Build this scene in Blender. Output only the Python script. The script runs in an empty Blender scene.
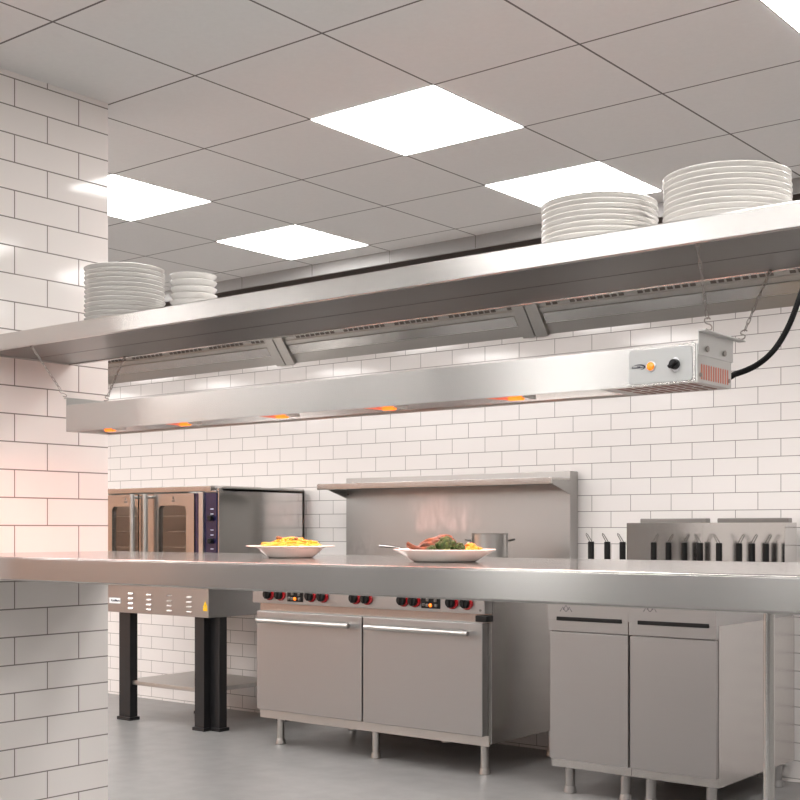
import bpy, bmesh, math, random
from mathutils import Vector, Matrix, Euler
random.seed(7)
PI = math.pi
C = bpy.context.scene.collection
SC = bpy.context.scene
CZ = 1.18                       # eye height above the floor (z below is given from the eye, then lifted)

# ------------------------------------------------------------------ camera
F = 1245.93; HV = 529.32; AL = math.radians(51.429)
ca, sa = math.cos(AL), math.sin(AL)
cam_d = bpy.data.cameras.new('camera'); cam = bpy.data.objects.new('camera', cam_d); C.objects.link(cam)
cam.location = (0, 0, CZ); cam.rotation_euler = (PI/2, 0, math.asin(ca))
cam_d.sensor_width = 36; cam_d.lens = F*36/800; cam_d.shift_y = (HV-400)/800
cam_d.clip_start = .05; cam_d.clip_end = 60
SC.camera = cam

# survey helpers: a sight line from the eye, met with a known plane
def ray(u, v):
    r = (u-400)/F
    return Vector((-ca+r*sa, sa+r*ca, (HV-v)/F))
def atY(u, v, Y): d = ray(u, v); d = d*(Y/d.y); return Vector((d.x, d.y, d.z+CZ))
def xY(u, Y): return atY(u, 500, Y).x
def yX(u, X): d = ray(u, 500); return d.y*X/d.x
def dep(x, y): return -ca*x+sa*y

# ------------------------------------------------------------------ mesh helpers
def bm_new(): return bmesh.new()
def box(bm, x0, x1, y0, y1, z0, z1, bev=0, seg=2, rot=None, piv=None):
    t = bmesh.new(); bmesh.ops.create_cube(t, size=1)
    for v in t.verts:
        v.co = Vector(((x0+x1)/2+v.co.x*(x1-x0), (y0+y1)/2+v.co.y*(y1-y0), (z0+z1)/2+v.co.z*(z1-z0)))
    if bev: bmesh.ops.bevel(t, geom=t.edges[:], offset=bev, segments=seg, affect='EDGES', profile=.5)
    if rot is not None:
        p = Vector(piv if piv else ((x0+x1)/2, (y0+y1)/2, (z0+z1)/2))
        bmesh.ops.transform(t, matrix=Matrix.Translation(p) @ rot @ Matrix.Translation(-p), verts=t.verts[:])
    merge(bm, t)
def merge(bm, t):
    me = bpy.data.meshes.new('tmp'); t.to_mesh(me); t.free(); bm.from_mesh(me); bpy.data.meshes.remove(me)
def cyl(bm, p0, p1, r0, r1=None, n=24, bev=0):
    r1 = r0 if r1 is None else r1
    p0, p1 = Vector(p0), Vector(p1); d = p1-p0; L = d.length
    q = d.to_track_quat('Z', 'Y').to_matrix().to_4x4()
    t = bmesh.new()
    bmesh.ops.create_cone(t, cap_ends=True, segments=n, radius1=r0, radius2=r1, depth=L)
    if bev:
        e = [e for e in t.edges if abs(e.verts[0].co.z-e.verts[1].co.z) < 1e-6]
        bmesh.ops.bevel(t, geom=e, offset=bev, segments=3, affect='EDGES', profile=.5)
    bmesh.ops.transform(t, matrix=Matrix.Translation((p0+p1)/2) @ q, verts=t.verts[:])
    merge(bm, t)
def tube(bm, pts, r, n=10, closed=False):
    pts = [Vector(p) for p in pts]; N = len(pts); rings = []
    up = None
    for i, p in enumerate(pts):
        a = pts[i-1] if (i or closed) else pts[0]; b = pts[(i+1) % N] if (i < N-1 or closed) else pts[-1]
        t = (b-a).normalized()
        if up is None: up = t.orthogonal().normalized()
        up = (up-t*up.dot(t))
        up = up.normalized() if up.length > 1e-6 else t.orthogonal().normalized()
        s = t.cross(up); rr = r[i] if isinstance(r, (list, tuple)) else r
        rings.append([bm.verts.new(p+(up*math.cos(2*PI*k/n)+s*math.sin(2*PI*k/n))*rr) for k in range(n)])
    M = N if closed else N-1
    for i in range(M):
        A, B = rings[i], rings[(i+1) % N]
        for k in range(n): bm.faces.new((A[k], A[(k+1) % n], B[(k+1) % n], B[k]))
    if not closed:
        bm.faces.new(rings[0][::-1]); bm.faces.new(rings[-1])
def lathe(bm, prof, c, n=48):
    """closed of revolution about vertical axis through c; prof list of (r,z)"""
    c = Vector(c); rings = []
    for r, z in prof:
        if r < 1e-6: rings.append([bm.verts.new(c+Vector((0, 0, z)))])
        else: rings.append([bm.verts.new(c+Vector((r*math.cos(2*PI*k/n), r*math.sin(2*PI*k/n), z))) for k in range(n)])
    for A, B in zip(rings, rings[1:]):
        for k in range(n):
            k2 = (k+1) % n
            if len(A) == 1: bm.faces.new((A[0], B[k2], B[k]))
            elif len(B) == 1: bm.faces.new((A[k], A[k2], B[0]))
            else: bm.faces.new((A[k], A[k2], B[k2], B[k]))
def prism(bm, poly, axis, a0, a1):
    """extrude polygon; axis 'x': poly in (y,z); 'y': poly in (x,z); 'z': (x,y)"""
    def P(p, a): return {'x': (a, p[0], p[1]), 'y': (p[0], a, p[1]), 'z': (p[0], p[1], a)}[axis]
    A = [bm.verts.new(P(p, a0)) for p in poly]; B = [bm.verts.new(P(p, a1)) for p in poly]
    n = len(poly); bm.faces.new(A[::-1]); bm.faces.new(B)
    for i in range(n): bm.faces.new((A[i], A[(i+1) % n], B[(i+1) % n], B[i]))
def rrect(x0, x1, z0, z1, r, n=6):
    out = []
    for cx, cz, a in ((x1-r, z1-r, 0), (x0+r, z1-r, 90), (x0+r, z0+r, 180), (x1-r, z0+r, 270)):
        for k in range(n+1):
            t = math.radians(a+90*k/n); out.append((cx+r*math.cos(t), cz+r*math.sin(t)))
    return out
def frame_prism(bm, outer, inner, axis, a0, a1):
    """plate with a hole: outer and inner have the same vertex count"""
    def P(p, a): return {'x': (a, p[0], p[1]), 'y': (p[0], a, p[1]), 'z': (p[0], p[1], a)}[axis]
    n = len(outer)
    O0 = [bm.verts.new(P(p, a0)) for p in outer]; O1 = [bm.verts.new(P(p, a1)) for p in outer]
    I0 = [bm.verts.new(P(p, a0)) for p in inner]; I1 = [bm.verts.new(P(p, a1)) for p in inner]
    for i in range(n):
        j = (i+1) % n
        bm.faces.new((O0[i], O0[j], I0[j], I0[i])); bm.faces.new((O1[j], O1[i], I1[i], I1[j]))
        bm.faces.new((O0[j], O0[i], O1[i], O1[j])); bm.faces.new((I0[i], I0[j], I1[j], I1[i]))
def blob(bm, c, s, amp=.12, fr=4.0, sub=3, rot=None, seed=0):
    t = bmesh.new(); bmesh.ops.create_icosphere(t, subdivisions=sub, radius=1)
    from mathutils import noise
    for v in t.verts:
        k = 1+amp*noise.noise(v.co*fr+Vector((seed*3.7, seed*1.3, seed)))
        v.co = Vector((v.co.x*s[0]*k, v.co.y*s[1]*k, v.co.z*s[2]*k))
    m = Matrix.Translation(Vector(c))
    if rot: m = m @ Euler(rot).to_matrix().to_4x4()
    bmesh.ops.transform(t, matrix=m, verts=t.verts[:]); merge(bm, t)
def text_bm(bm, s, c, h, depth=.0006, bold=.0, shear=0.0):
    """letters standing on a plane that faces -Y, centred at c"""
    cu = bpy.data.curves.new('tmp_text', 'FONT'); cu.body = s; cu.size = h; cu.extrude = depth
    cu.align_x = 'CENTER'; cu.align_y = 'CENTER'; cu.offset = bold; cu.shear = shear
    o = bpy.data.objects.new('tmp_text', cu); C.objects.link(o)
    bpy.context.view_layer.update()
    me = o.evaluated_get(bpy.context.evaluated_depsgraph_get()).to_mesh()
    t = bmesh.new(); t.from_mesh(me); o.to_mesh_clear()
    bpy.data.objects.remove(o); bpy.data.curves.remove(cu)
    bmesh.ops.transform(t, matrix=Matrix.Translation(Vector(c)) @ Matrix.Rotation(PI/2, 4, 'X'), verts=t.verts[:])
    merge(bm, t)

def wloc(o):
    v = Vector(o.location); p = o.parent
    while p: v += Vector(p.location); p = p.parent
    return v
def obj(name, bm, m, parent=None, smooth=40, loc=None):
    bmesh.ops.recalc_face_normals(bm, faces=bm.faces[:])
    off = wloc(parent) if parent else (Vector(loc) if loc else Vector((0, 0, 0)))
    bmesh.ops.translate(bm, vec=-off, verts=bm.verts[:])
    me = bpy.data.meshes.new(name); bm.to_mesh(me); bm.free()
    if smooth:
        me.polygons.foreach_set('use_smooth', [True]*len(me.polygons)); me.set_sharp_from_angle(angle=math.radians(smooth))
    me.materials.append(m)
    o = bpy.data.objects.new(name, me); C.objects.link(o)
    if smooth and len(me.polygons) < 4000: wn = o.modifiers.new('weighted_normal', 'WEIGHTED_NORMAL'); wn.keep_sharp = True; wn.weight = 50
    if parent: o.parent = parent
    elif loc: o.location = loc
    return o
def tag(o, label=None, cat=None, group=None, kind=None):
    if label: o['label'] = label
    if cat: o['category'] = cat
    if group: o['group'] = group
    if kind: o['kind'] = kind
    return o
def thing(name, label, cat, loc, group=None):
    o = bpy.data.objects.new(name, None); C.objects.link(o); o.location = loc; o.empty_display_size = .05
    return tag(o, label, cat, group)
def dup(root, loc, label, group=None):
    r = root.copy(); C.objects.link(r); r.location = loc; r['label'] = label
    if group: r['group'] = group
    for ch in list(root.children):
        c = ch.copy(); C.objects.link(c); c.parent = r
        for g in list(ch.children):
            d = g.copy(); C.objects.link(d); d.parent = c
    return r
def struct(name, bm, m): return tag(obj(name, bm, m, smooth=0), kind='structure')

# ------------------------------------------------------------------ materials
def nt(m): m.use_nodes = True; return m.node_tree.nodes, m.node_tree.links, m.node_tree.nodes['Principled BSDF']
def mat(name, col, rough=.5, metal=0, emit=None, es=0, coat=0, spec=.5, sss=0):
    m = bpy.data.materials.new(name); n, l, b = nt(m)
    b.inputs['Base Color'].default_value = (*col, 1); b.inputs['Roughness'].default_value = rough
    b.inputs['Metallic'].default_value = metal; b.inputs['Coat Weight'].default_value = coat
    b.inputs['Specular IOR Level'].default_value = spec
    if sss: b.inputs['Subsurface Weight'].default_value = sss; b.inputs['Subsurface Radius'].default_value = (.01, .005, .003)
    if emit: b.inputs['Emission Color'].default_value = (*emit, 1); b.inputs['Emission Strength'].default_value = es
    return m
def brushed(name, col, rough, scale=(4, 500, 500), bump=.0, rv=.03, aniso=0):
    m = mat(name, col, rough, 1); n, l, b = nt(m)
    g = n.new('ShaderNodeNewGeometry'); mp = n.new('ShaderNodeMapping'); mp.inputs['Scale'].default_value = scale
    no = n.new('ShaderNodeTexNoise'); no.inputs['Scale'].default_value = 1; no.inputs['Detail'].default_value = 3
    l.new(g.outputs['Position'], mp.inputs['Vector']); l.new(mp.outputs[0], no.inputs['Vector'])
    r = n.new('ShaderNodeMapRange'); r.inputs['To Min'].default_value = rough-rv*.5; r.inputs['To Max'].default_value = rough+rv*.5
    l.new(no.outputs['Fac'], r.inputs['Value']); l.new(r.outputs[0], b.inputs['Roughness'])
    if aniso:                                        # grain runs along x: highlights stretch across it
        b.inputs['Anisotropic'].default_value = aniso
        cb = n.new('ShaderNodeCombineXYZ'); cb.inputs[0].default_value = 0; cb.inputs[1].default_value = .3; cb.inputs[2].default_value = 1
        l.new(cb.outputs[0], b.inputs['Tangent'])
    mc = n.new('ShaderNodeMix'); mc.data_type = 'RGBA'; mc.inputs['A'].default_value = (*[x*.97 for x in col], 1); mc.inputs['B'].default_value = (*[x*1.03 for x in col], 1)
    l.new(no.outputs['Fac'], mc.inputs['Factor']); l.new(mc.outputs['Result'], b.inputs['Base Color'])
    return m
def noisy(name, c1, c2, scale, rough=.5, bump=.3, dist=.002, coat=0, sss=0, detail=6):
    m = mat(name, c1, rough, coat=coat, sss=sss); n, l, b = nt(m)
    tc = n.new('ShaderNodeTexCoord'); no = n.new('ShaderNodeTexNoise'); no.inputs['Scale'].default_value = scale; no.inputs['Detail'].default_value = detail
    l.new(tc.outputs['Object'], no.inputs['Vector'])
    cr = n.new('ShaderNodeValToRGB'); cr.color_ramp.elements[0].color = (*c1, 1); cr.color_ramp.elements[1].color = (*c2, 1)
    cr.color_ramp.elements[0].position = .35; cr.color_ramp.elements[1].position = .65
    l.new(no.outputs['Fac'], cr.inputs[0]); l.new(cr.outputs[0], b.inputs['Base Color'])
    bp = n.new('ShaderNodeBump'); bp.inputs['Strength'].default_value = bump; bp.inputs['Distance'].default_value = dist
    l.new(no.outputs['Fac'], bp.inputs['Height']); l.new(bp.outputs[0], b.inputs['Normal'])
    return m
def tiles(name, axis, w, hgt, u0, z0, col, grout, rough, mortar=.0016):
    """running-bond wall tile; axis gives the horizontal world axis; (u0,z0) a joint in the row whose lower line is z0"""
    m = mat(name, col, rough); n, l, b = nt(m)
    g = n.new('ShaderNodeNewGeometry'); s = n.new('ShaderNodeSeparateXYZ'); l.new(g.outputs['Position'], s.inputs[0])
    cb = n.new('ShaderNodeCombineXYZ')
    a = n.new('ShaderNodeMath'); a.operation = 'ADD'; a.inputs[1].default_value = -u0+w*.5+w*100
    l.new(s.outputs[axis], a.inputs[0])
    c = n.new('ShaderNodeMath'); c.operation = 'ADD'; c.inputs[1].default_value = -z0+hgt*100
    l.new(s.outputs['Z'], c.inputs[0]); l.new(a.outputs[0], cb.inputs['X']); l.new(c.outputs[0], cb.inputs['Y'])
    br = n.new('ShaderNodeTexBrick'); br.offset = .5; br.offset_frequency = 2; br.squash = 1
    br.inputs['Scale'].default_value = 1; br.inputs['Brick Width'].default_value = w; br.inputs['Row Height'].default_value = hgt
    br.inputs['Mortar Size'].default_value = mortar; br.inputs['Mortar Smooth'].default_value = .3; br.inputs['Bias'].default_value = 0
    br.inputs['Color1'].default_value = (*col, 1); br.inputs['Color2'].default_value = (*[x*.985 for x in col], 1); br.inputs['Mortar'].default_value = (*grout, 1)
    l.new(cb.outputs[0], br.inputs['Vector']); l.new(br.outputs['Color'], b.inputs['Base Color'])
    mr = n.new('ShaderNodeMapRange'); mr.inputs['To Min'].default_value = rough; mr.inputs['To Max'].default_value = .8
    l.new(br.outputs['Fac'], mr.inputs['Value']); l.new(mr.outputs[0], b.inputs['Roughness'])
    no = n.new('ShaderNodeTexNoise'); no.inputs['Scale'].default_value = 5; no.inputs['Detail'].default_value = 1
    l.new(g.outputs['Position'], no.inputs['Vector'])
    mx = n.new('ShaderNodeMath'); mx.operation = 'MULTIPLY_ADD'; mx.inputs[1].default_value = -1.0
    l.new(br.outputs['Fac'], mx.inputs[0]); l.new(no.outputs['Fac'], mx.inputs[2])
    bp = n.new('ShaderNodeBump'); bp.inputs['Strength'].default_value = .25; bp.inputs['Distance'].default_value = .0015
    l.new(mx.outputs[0], bp.inputs['Height']); l.new(bp.outputs[0], b.inputs['Normal'])
    return m
def ceiling_mat(name, nx, ny, x0, y0):
    m = mat(name, (.5, .49, .475), .9); n, l, b = nt(m)
    g = n.new('ShaderNodeNewGeometry'); s = n.new('ShaderNodeSeparateXYZ'); l.new(g.outputs['Position'], s.inputs[0])
    outs = []
    for ax, st, o in (('X', nx, x0), ('Y', ny, y0)):
        a = n.new('ShaderNodeMath'); a.operation = 'ADD'; a.inputs[1].default_value = -o+st*100+st/2; l.new(s.outputs[ax], a.inputs[0])
        d = n.new('ShaderNodeMath'); d.operation = 'MODULO'; d.inputs[1].default_value = st; l.new(a.outputs[0], d.inputs[0])
        e = n.new('ShaderNodeMath'); e.operation = 'SUBTRACT'; e.inputs[1].default_value = st/2; l.new(d.outputs[0], e.inputs[0])
        f = n.new('ShaderNodeMath'); f.operation = 'ABSOLUTE'; l.new(e.outputs[0], f.inputs[0]); outs.append(f)
    mn = n.new('ShaderNodeMath'); mn.operation = 'MINIMUM'; l.new(outs[0].outputs[0], mn.inputs[0]); l.new(outs[1].outputs[0], mn.inputs[1])
    lt = n.new('ShaderNodeMath'); lt.operation = 'LESS_THAN'; lt.inputs[1].default_value = .0035; l.new(mn.outputs[0], lt.inputs[0])
    no = n.new('ShaderNodeTexNoise'); no.inputs['Scale'].default_value = 60; no.inputs['Detail'].default_value = 6
    l.new(g.outputs['Position'], no.inputs['Vector'])
    cr = n.new('ShaderNodeValToRGB'); cr.color_ramp.elements[0].color = (.75, .748, .74, 1); cr.color_ramp.elements[1].color = (.80, .798, .79, 1)
    l.new(no.outputs['Fac'], cr.inputs[0])
    mx = n.new('ShaderNodeMix'); mx.data_type = 'RGBA'; l.new(lt.outputs[0], mx.inputs['Factor']); l.new(cr.outputs[0], mx.inputs['A'])
    mx.inputs['B'].default_value = (.16, .15, .145, 1); l.new(mx.outputs['Result'], b.inputs['Base Color'])
    return m
def glass_mat(name, tint=(.5, .5, .5)):
    m = bpy.data.materials.new(name); m.use_nodes = True; n, l = m.node_tree.nodes, m.node_tree.links
    n.remove(n['Principled BSDF']); o = n['Material Output']
    t = n.new('ShaderNodeBsdfTransparent'); t.inputs[0].default_value = (*tint, 1)
    g = n.new('ShaderNodeBsdfGlossy'); g.inputs['Roughness'].default_value = .05
    x = n.new('ShaderNodeMixShader'); x.inputs[0].default_value = .08; l.new(t.outputs[0], x.inputs[1]); l.new(g.outputs[0], x.inputs[2])
    l.new(x.outputs[0], o.inputs[0]); return m
def steam_mat(name, R, H, dens, seed):
    m = bpy.data.materials.new(name); m.use_nodes = True; n, l = m.node_tree.nodes, m.node_tree.links
    n.remove(n['Principled BSDF']); o = n['Material Output']
    v = n.new('ShaderNodeVolumePrincipled'); v.inputs['Color'].default_value = (.95, .95, .95, 1); v.inputs['Anisotropy'].default_value = .1
    tc = n.new('ShaderNodeTexCoord'); mp = n.new('ShaderNodeMapping'); mp.inputs['Scale'].default_value = (60, 60, 20); mp.inputs['Location'].default_value = (seed, seed*2, 0)
    no = n.new('ShaderNodeTexNoise'); no.inputs['Scale'].default_value = 1; no.inputs['Detail'].default_value = 3; no.inputs['Distortion'].default_value = .8
    l.new(tc.outputs['Object'], mp.inputs[0]); l.new(mp.outputs[0], no.inputs['Vector'])
    cr = n.new('ShaderNodeMapRange'); cr.inputs['From Min'].default_value = .50; cr.inputs['From Max'].default_value = .66; l.new(no.outputs['Fac'], cr.inputs['Value'])
    s = n.new('ShaderNodeSeparateXYZ'); l.new(tc.outputs['Object'], s.inputs[0])
    def rng(src, a, b):
        r = n.new('ShaderNodeMapRange'); r.inputs['From Min'].default_value = a; r.inputs['From Max'].default_value = b; l.new(src, r.inputs['Value']); return r.outputs[0]
    x = n.new('ShaderNodeMath'); x.operation = 'POWER'; x.inputs[1].default_value = 2; l.new(s.outputs['X'], x.inputs[0])
    y = n.new('ShaderNodeMath'); y.operation = 'POWER'; y.inputs[1].default_value = 2; l.new(s.outputs['Y'], y.inputs[0])
    r = n.new('ShaderNodeMath'); r.operation = 'ADD'; l.new(x.outputs[0], r.inputs[0]); l.new(y.outputs[0], r.inputs[1])
    cur = cr.outputs[0]
    for k in (rng(r.outputs[0], R*R, R*R*.2), rng(s.outputs['Z'], H*.85, H*.05), rng(s.outputs['Z'], 0, H*.14)):
        mu = n.new('ShaderNodeMath'); mu.operation = 'MULTIPLY'; l.new(cur, mu.inputs[0]); l.new(k, mu.inputs[1]); cur = mu.outputs[0]
    mu = n.new('ShaderNodeMath'); mu.operation = 'MULTIPLY'; mu.inputs[1].default_value = dens; l.new(cur, mu.inputs[0])
    l.new(mu.outputs[0], v.inputs['Density']); l.new(v.outputs[0], o.inputs['Volume'])
    return m

YW = 5.70; XC = -3.17; ZC = CZ+1.343; YB = 4.667
tw = (xY(757.9, YW)-xY(630.6, YW))/3
M_WALL = tiles('white_back_wall_tile', 'X', tw, .0838, xY(713.5, YW), CZ+.0929, (.82, .785, .765), (.27, .245, .23), .10, .0021)
M_COL = tiles('white_side_wall_tile', 'Y', .2285, .0821, 2.1575, CZ+.2885*3.17, (.83, .785, .755), (.22, .19, .175), .08, .0021)
NX, NY, CX0, CY0 = .5061, .5010, -3.7865, 4.0086
M_CEIL = ceiling_mat('grey_ceiling_tile', NX, NY, CX0, CY0)
M_FLOOR = noisy('grey_sealed_floor', (.22, .216, .212), (.26, .256, .252), 8, .35, .02)
M_STEEL = brushed('brushed_steel', (.59, .578, .562), .25, aniso=.8)
M_EDGE = brushed('counter_edge_steel', (.47, .46, .447), .25, aniso=.8)  # brushed steel darkened for the dimmer reflections along the counter edge
M_STEEL3 = brushed('range_front_steel', (.40, .395, .39), .38)
M_STEEL2 = brushed('equipment_steel', (.45, .435, .418), .24)
M_STEELV = brushed('brushed_steel_upright', (.52, .507, .49), .28, scale=(500, 500, 4))
M_TOP = brushed('polished_steel_top', (.50, .485, .47), .13, bump=.001, rv=.03)
M_POL = brushed('polished_steel_panel', (.50, .485, .47), .24)
M_GUARD = brushed('satin_steel_panel', (.41, .398, .385), .38)
M_SHEET = brushed('dull_steel', (.50, .485, .465), .38, bump=.002)
M_DSTEEL = brushed('dark_steel', (.20, .19, .18), .4)
M_HOODIN = mat('dark_hood_interior', (.13, .112, .10), .6)  # shade inside the hood put into a dark colour
M_FASC = mat('grey_painted_fascia', (.33, .322, .315), .7)  # ceiling tone darkened to carry the shade on the hood front
M_UNDER = brushed('dull_shelf_underside', (.22, .21, .20), .32)  # steel darkened to carry shade under the shelf and on flue caps
M_FLUE = brushed('mirror_steel_panel', (.60, .588, .575), .14)
M_SLOT = mat('warm_lit_slot', (.50, .20, .15), .5, emit=(1, .30, .2), es=.10)  # heater glow from inside put into colour and emission
M_SLOTD = mat('dim_warm_slot', (.22, .13, .11), .5)  # reddish reflection put into the vent colour
M_BLACK = mat('black_plastic', (.006, .006, .006), .4, spec=.3)
M_BLKM = mat('black_painted_metal', (.01, .01, .011), .4)
M_RUB = mat('black_cable_rubber', (.003, .003, .003), .75, spec=.1)
M_CER = mat('white_china', (.84, .82, .79), .18, coat=.3)
M_GREYP = mat('pale_grey_panel', (.44, .45, .445), .35)
M_ALU = mat('satin_aluminium', (.62, .62, .61), .38, .85)
M_WIRE = mat('steel_wire', (.36, .33, .31), .35, 1)
M_RED = mat('glossy_red_ring', (.30, .006, .010), .18, coat=.6)
M_NAVY = mat('navy_control_panel', (.010, .009, .042), .2, coat=.25)
M_GLOW = mat('glowing_orange_element', (.8, .3, .05), .5, emit=(1, .175, .008), es=1.25)
M_GLOWR = mat('glowing_red_element', (.6, .15, .08), .5, emit=(1, .16, .09), es=.30)
M_LAMP = mat('amber_lens', (.8, .20, .01), .2, emit=(1, .26, .01), es=.55, coat=.5)
M_LAMP2 = mat('lit_orange_lamp', (.9, .2, .02), .2, emit=(1, .18, .01), es=1.1)
M_LIGHT = mat('lit_ceiling_diffuser', (.9, .9, .9), .6, emit=(1, .97, .945), es=14)
M_YEL = mat('yellow_sticker', (.85, .50, .01), .4)
M_WHITE = mat('white_sticker', (.80, .82, .84), .4)
M_INK = mat('dark_ink', (.02, .022, .04), .5)
M_DGL = glass_mat('tinted_oven_glass', (.9, .88, .86))
M_INOV = mat('oven_interior', (.65, .62, .60), .45)

# ------------------------------------------------------------------ setting
XL, XR, YF = -11.4, 3.2, -4.5
bm = bm_new(); box(bm, XL, XR, YF, YW+.2, -.1, 0); struct('floor', bm, M_FLOOR)
bm = bm_new(); box(bm, XL, XR, YW, YW+.2, 0, ZC+.6); struct('wall_back', bm, M_WALL)
bm = bm_new(); box(bm, XC-.9, XC, 1.5, .788*3.17, 0, ZC); struct('wall_left', bm, M_COL)
bm = bm_new(); box(bm, XL, XR, YF, YB, ZC, ZC+.05); struct('ceiling', bm, M_CEIL)

M_PAINT = mat('grey_beige_paint', (.19, .184, .178), .8)
M_PEACH = mat('warm_peach_paint', (.72, .42, .28), .8)  # unseen walls tinted peach to warm what the steel mirrors
ADDED_WINS = [(-7.2, -7.0), (-5.7, -4.8), (-3.25, -2.95)]; WB, WT = 1.0, 2.42  # unseen windows added to put highlights on the steel
bm = bm_new(); xs_ = [-9.2]+[q for w in ADDED_WINS for q in w]+[XR]
for k in range(0, len(xs_), 2): box(bm, xs_[k], xs_[k+1], YF-.15, YF, 0, ZC+.05)
for a, b_ in ADDED_WINS: box(bm, a, b_, YF-.15, YF, 0, WB); box(bm, a, b_, YF-.15, YF, WT, ZC+.05)
struct('wall_front', bm, M_PAINT)
bm = bm_new(); box(bm, XL, -9.2, YF-.15, YF, 0, ZC+.05); struct('wall_entry', bm, M_PEACH)  # unseen end of the front wall, added for its warm reflection
M_WINGLOW = mat('daylit_frosted_pane', (.8, .8, .8), .5, emit=(1, .99, .97), es=3.2)  # glow of the added windows behind the viewer
for k, (a, b_) in enumerate(ADDED_WINS):
    bm = bm_new(); box(bm, a, b_, YF-.09, YF-.08, WB, WT); w_ = struct(f'window_{k+1}', bm, M_WINGLOW)
    bm = bm_new(); frame_prism(bm, [(a, WB), (b_, WB), (b_, WT), (a, WT)], [(a+.05, WB+.05), (b_-.05, WB+.05), (b_-.05, WT-.05), (a+.05, WT-.05)], 'y', YF-.08, YF-.03); obj('window_frame', bm, M_ALU, w_, 0)
bm = bm_new(); box(bm, XR, XR+.15, YF, YW, 0, ZC+.6); struct('wall_right', bm, mat('light_grey_paint', (.55, .54, .525), .8))
bm = bm_new(); box(bm, XL-.15, XL, YF, YW, 0, ZC+.6); struct('wall_side', bm, M_PEACH)

# ceiling light panels: every third bay across, every second bay along; unseen ones placed to shape the steel's highlights
lamps = []
names = {(0, 0): 'square white ceiling light panel low in view, alone between the grey tiles',
         (0, 1): 'square white ceiling light panel beside the white tiled side wall',
         (1, 0): 'square white ceiling light panel partly behind the middle stack of big plates',}
SEEN = {(0, 0), (0, 1), (1, 0), (1, 1), (0, 2), (1, 2)}
extra = {(2, 1): 'square white ceiling light panel cut by the right edge above the rightmost plates', (1, 1): 'square white ceiling light panel next nearer from the one behind the plates',
         (0, 2): 'square white ceiling light panel high at the top beside the side wall',
         (1, 2): 'square white ceiling light panel highest and nearest in the middle'}
proto = None
for i in range(-4, 4):
    for j in range(0, 8):
        x0 = CX0-NX+3*NX*i; y0 = CY0-2*NY*j
        if (i == 1 and j in (2, 3)) or (i == 0 and j > 2): continue
        if x0 < XC-.1 and x0+NX > XC-.95 and 1.0 < y0+NY < 3.0 and y0 < 2.5: 
            continue
        loc = (x0+NX/2, y0+NY/2, ZC)
        if proto is None:
            b = bm_new(); box(b, loc[0]-NX/2+.003, loc[0]+NX/2-.003, loc[1]-NY/2+.003, loc[1]+NY/2-.003, ZC-.002, ZC+.0)
            proto = obj('ceiling_light', b, M_LIGHT, loc=loc, smooth=0); o = proto
        else:
            o = proto.copy(); C.objects.link(o); o.location = loc
        lab = names.get((i, j)) or extra.get((i, j))
        tag(o, lab or 'square white ceiling light panel over the serving side or far kitchen, outside the picture', 'ceiling light', 'recessed ceiling light panels')

# ------------------------------------------------------------------ exhaust hood
hood = thing('exhaust_hood', 'long grey exhaust hood with slotted filters along the top of the tiled back wall', 'hood', (-3.5, YW, CZ+1.043))
HX0, HX1 = -9.2, 1.2
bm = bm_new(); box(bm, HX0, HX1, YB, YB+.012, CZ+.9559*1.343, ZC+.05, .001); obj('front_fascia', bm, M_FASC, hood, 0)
for k_ in range(-6, 7):
    bm = bm_new(); box(bm, CX0+NX*k_-.002, CX0+NX*k_+.002, YB-.001, YB+.001, CZ+.957*1.343, ZC-.001); obj('fascia_joint', bm, M_DSTEEL, hood, 0)
bm = bm_new()
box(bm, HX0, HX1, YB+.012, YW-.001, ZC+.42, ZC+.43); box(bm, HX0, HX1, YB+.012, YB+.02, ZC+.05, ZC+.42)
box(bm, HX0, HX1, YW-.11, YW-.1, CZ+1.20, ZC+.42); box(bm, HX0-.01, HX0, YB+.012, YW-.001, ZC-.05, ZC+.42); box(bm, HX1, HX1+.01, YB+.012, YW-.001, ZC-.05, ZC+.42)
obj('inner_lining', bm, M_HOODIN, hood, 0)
A = Vector((0, 5.5645, 1.2106)); B = Vector((0, 5.699, 1.043))
def hp(t, off=0):                                   # point down the sloped filter face, lifted off it by off
    p = A.lerp(B, t); nrm = Vector((0, -(A.z-B.z), -(B.y-A.y))).normalized()
    return (p.y+nrm.y*off, p.z+nrm.z*off+CZ)
bm = bm_new(); prism(bm, [hp(0), hp(1), (YW-.001, CZ+1.043), (YW-.001, CZ+1.32), (5.5645, CZ+1.32)], 'x', HX0, HX1)
obj('filter_housing', bm, M_SHEET, hood, 20)
def band(bm, t0, t1, o0, o1, x0, x1): prism(bm, [hp(t0, o0), hp(t1, o0), hp(t1, o1), hp(t0, o1)], 'x', x0, x1)
bm = bm_new(); band(bm, .235, .35, 0, .010, HX0, HX1); obj('grease_channel', bm, M_SHEET, hood, 20)
ribx = [xY(527.5, 5.60)+1.85*k for k in range(-3, 3)]
ribx = [x for x in ribx if HX0+.2 < x < HX1-.2]
edges = [HX0]+ribx+[HX1]
for x0, x1 in zip(edges, edges[1:]):
    bm = bm_new(); band(bm, .38, .66, 0, .012, x0+.09, x1-.09); obj('filter_panel', bm, M_STEEL, hood, 20)
for x in ribx:
    bm = bm_new(); band(bm, -.02, .99, .001, .022, x-.078, x-.004); band(bm, -.02, .99, .001, .022, x+.004, x+.078); obj('divider_rib', bm, M_SHEET, hood, 20)
# slotted baffle: dark rounded slots in groups
x = HX0+.05; gi = 0
slots = bm_new()
while x < HX1-.7:
    for k in range(8):
        xs = x+k*.0405
        if all(abs(xs+.015-r) > .10 for r in ribx): band(slots, .095, .20, .0005, .004, xs, xs+.028)
    x += .388
tag(obj('slot_row', slots, M_HOODIN, hood, 0), kind='stuff')

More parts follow.
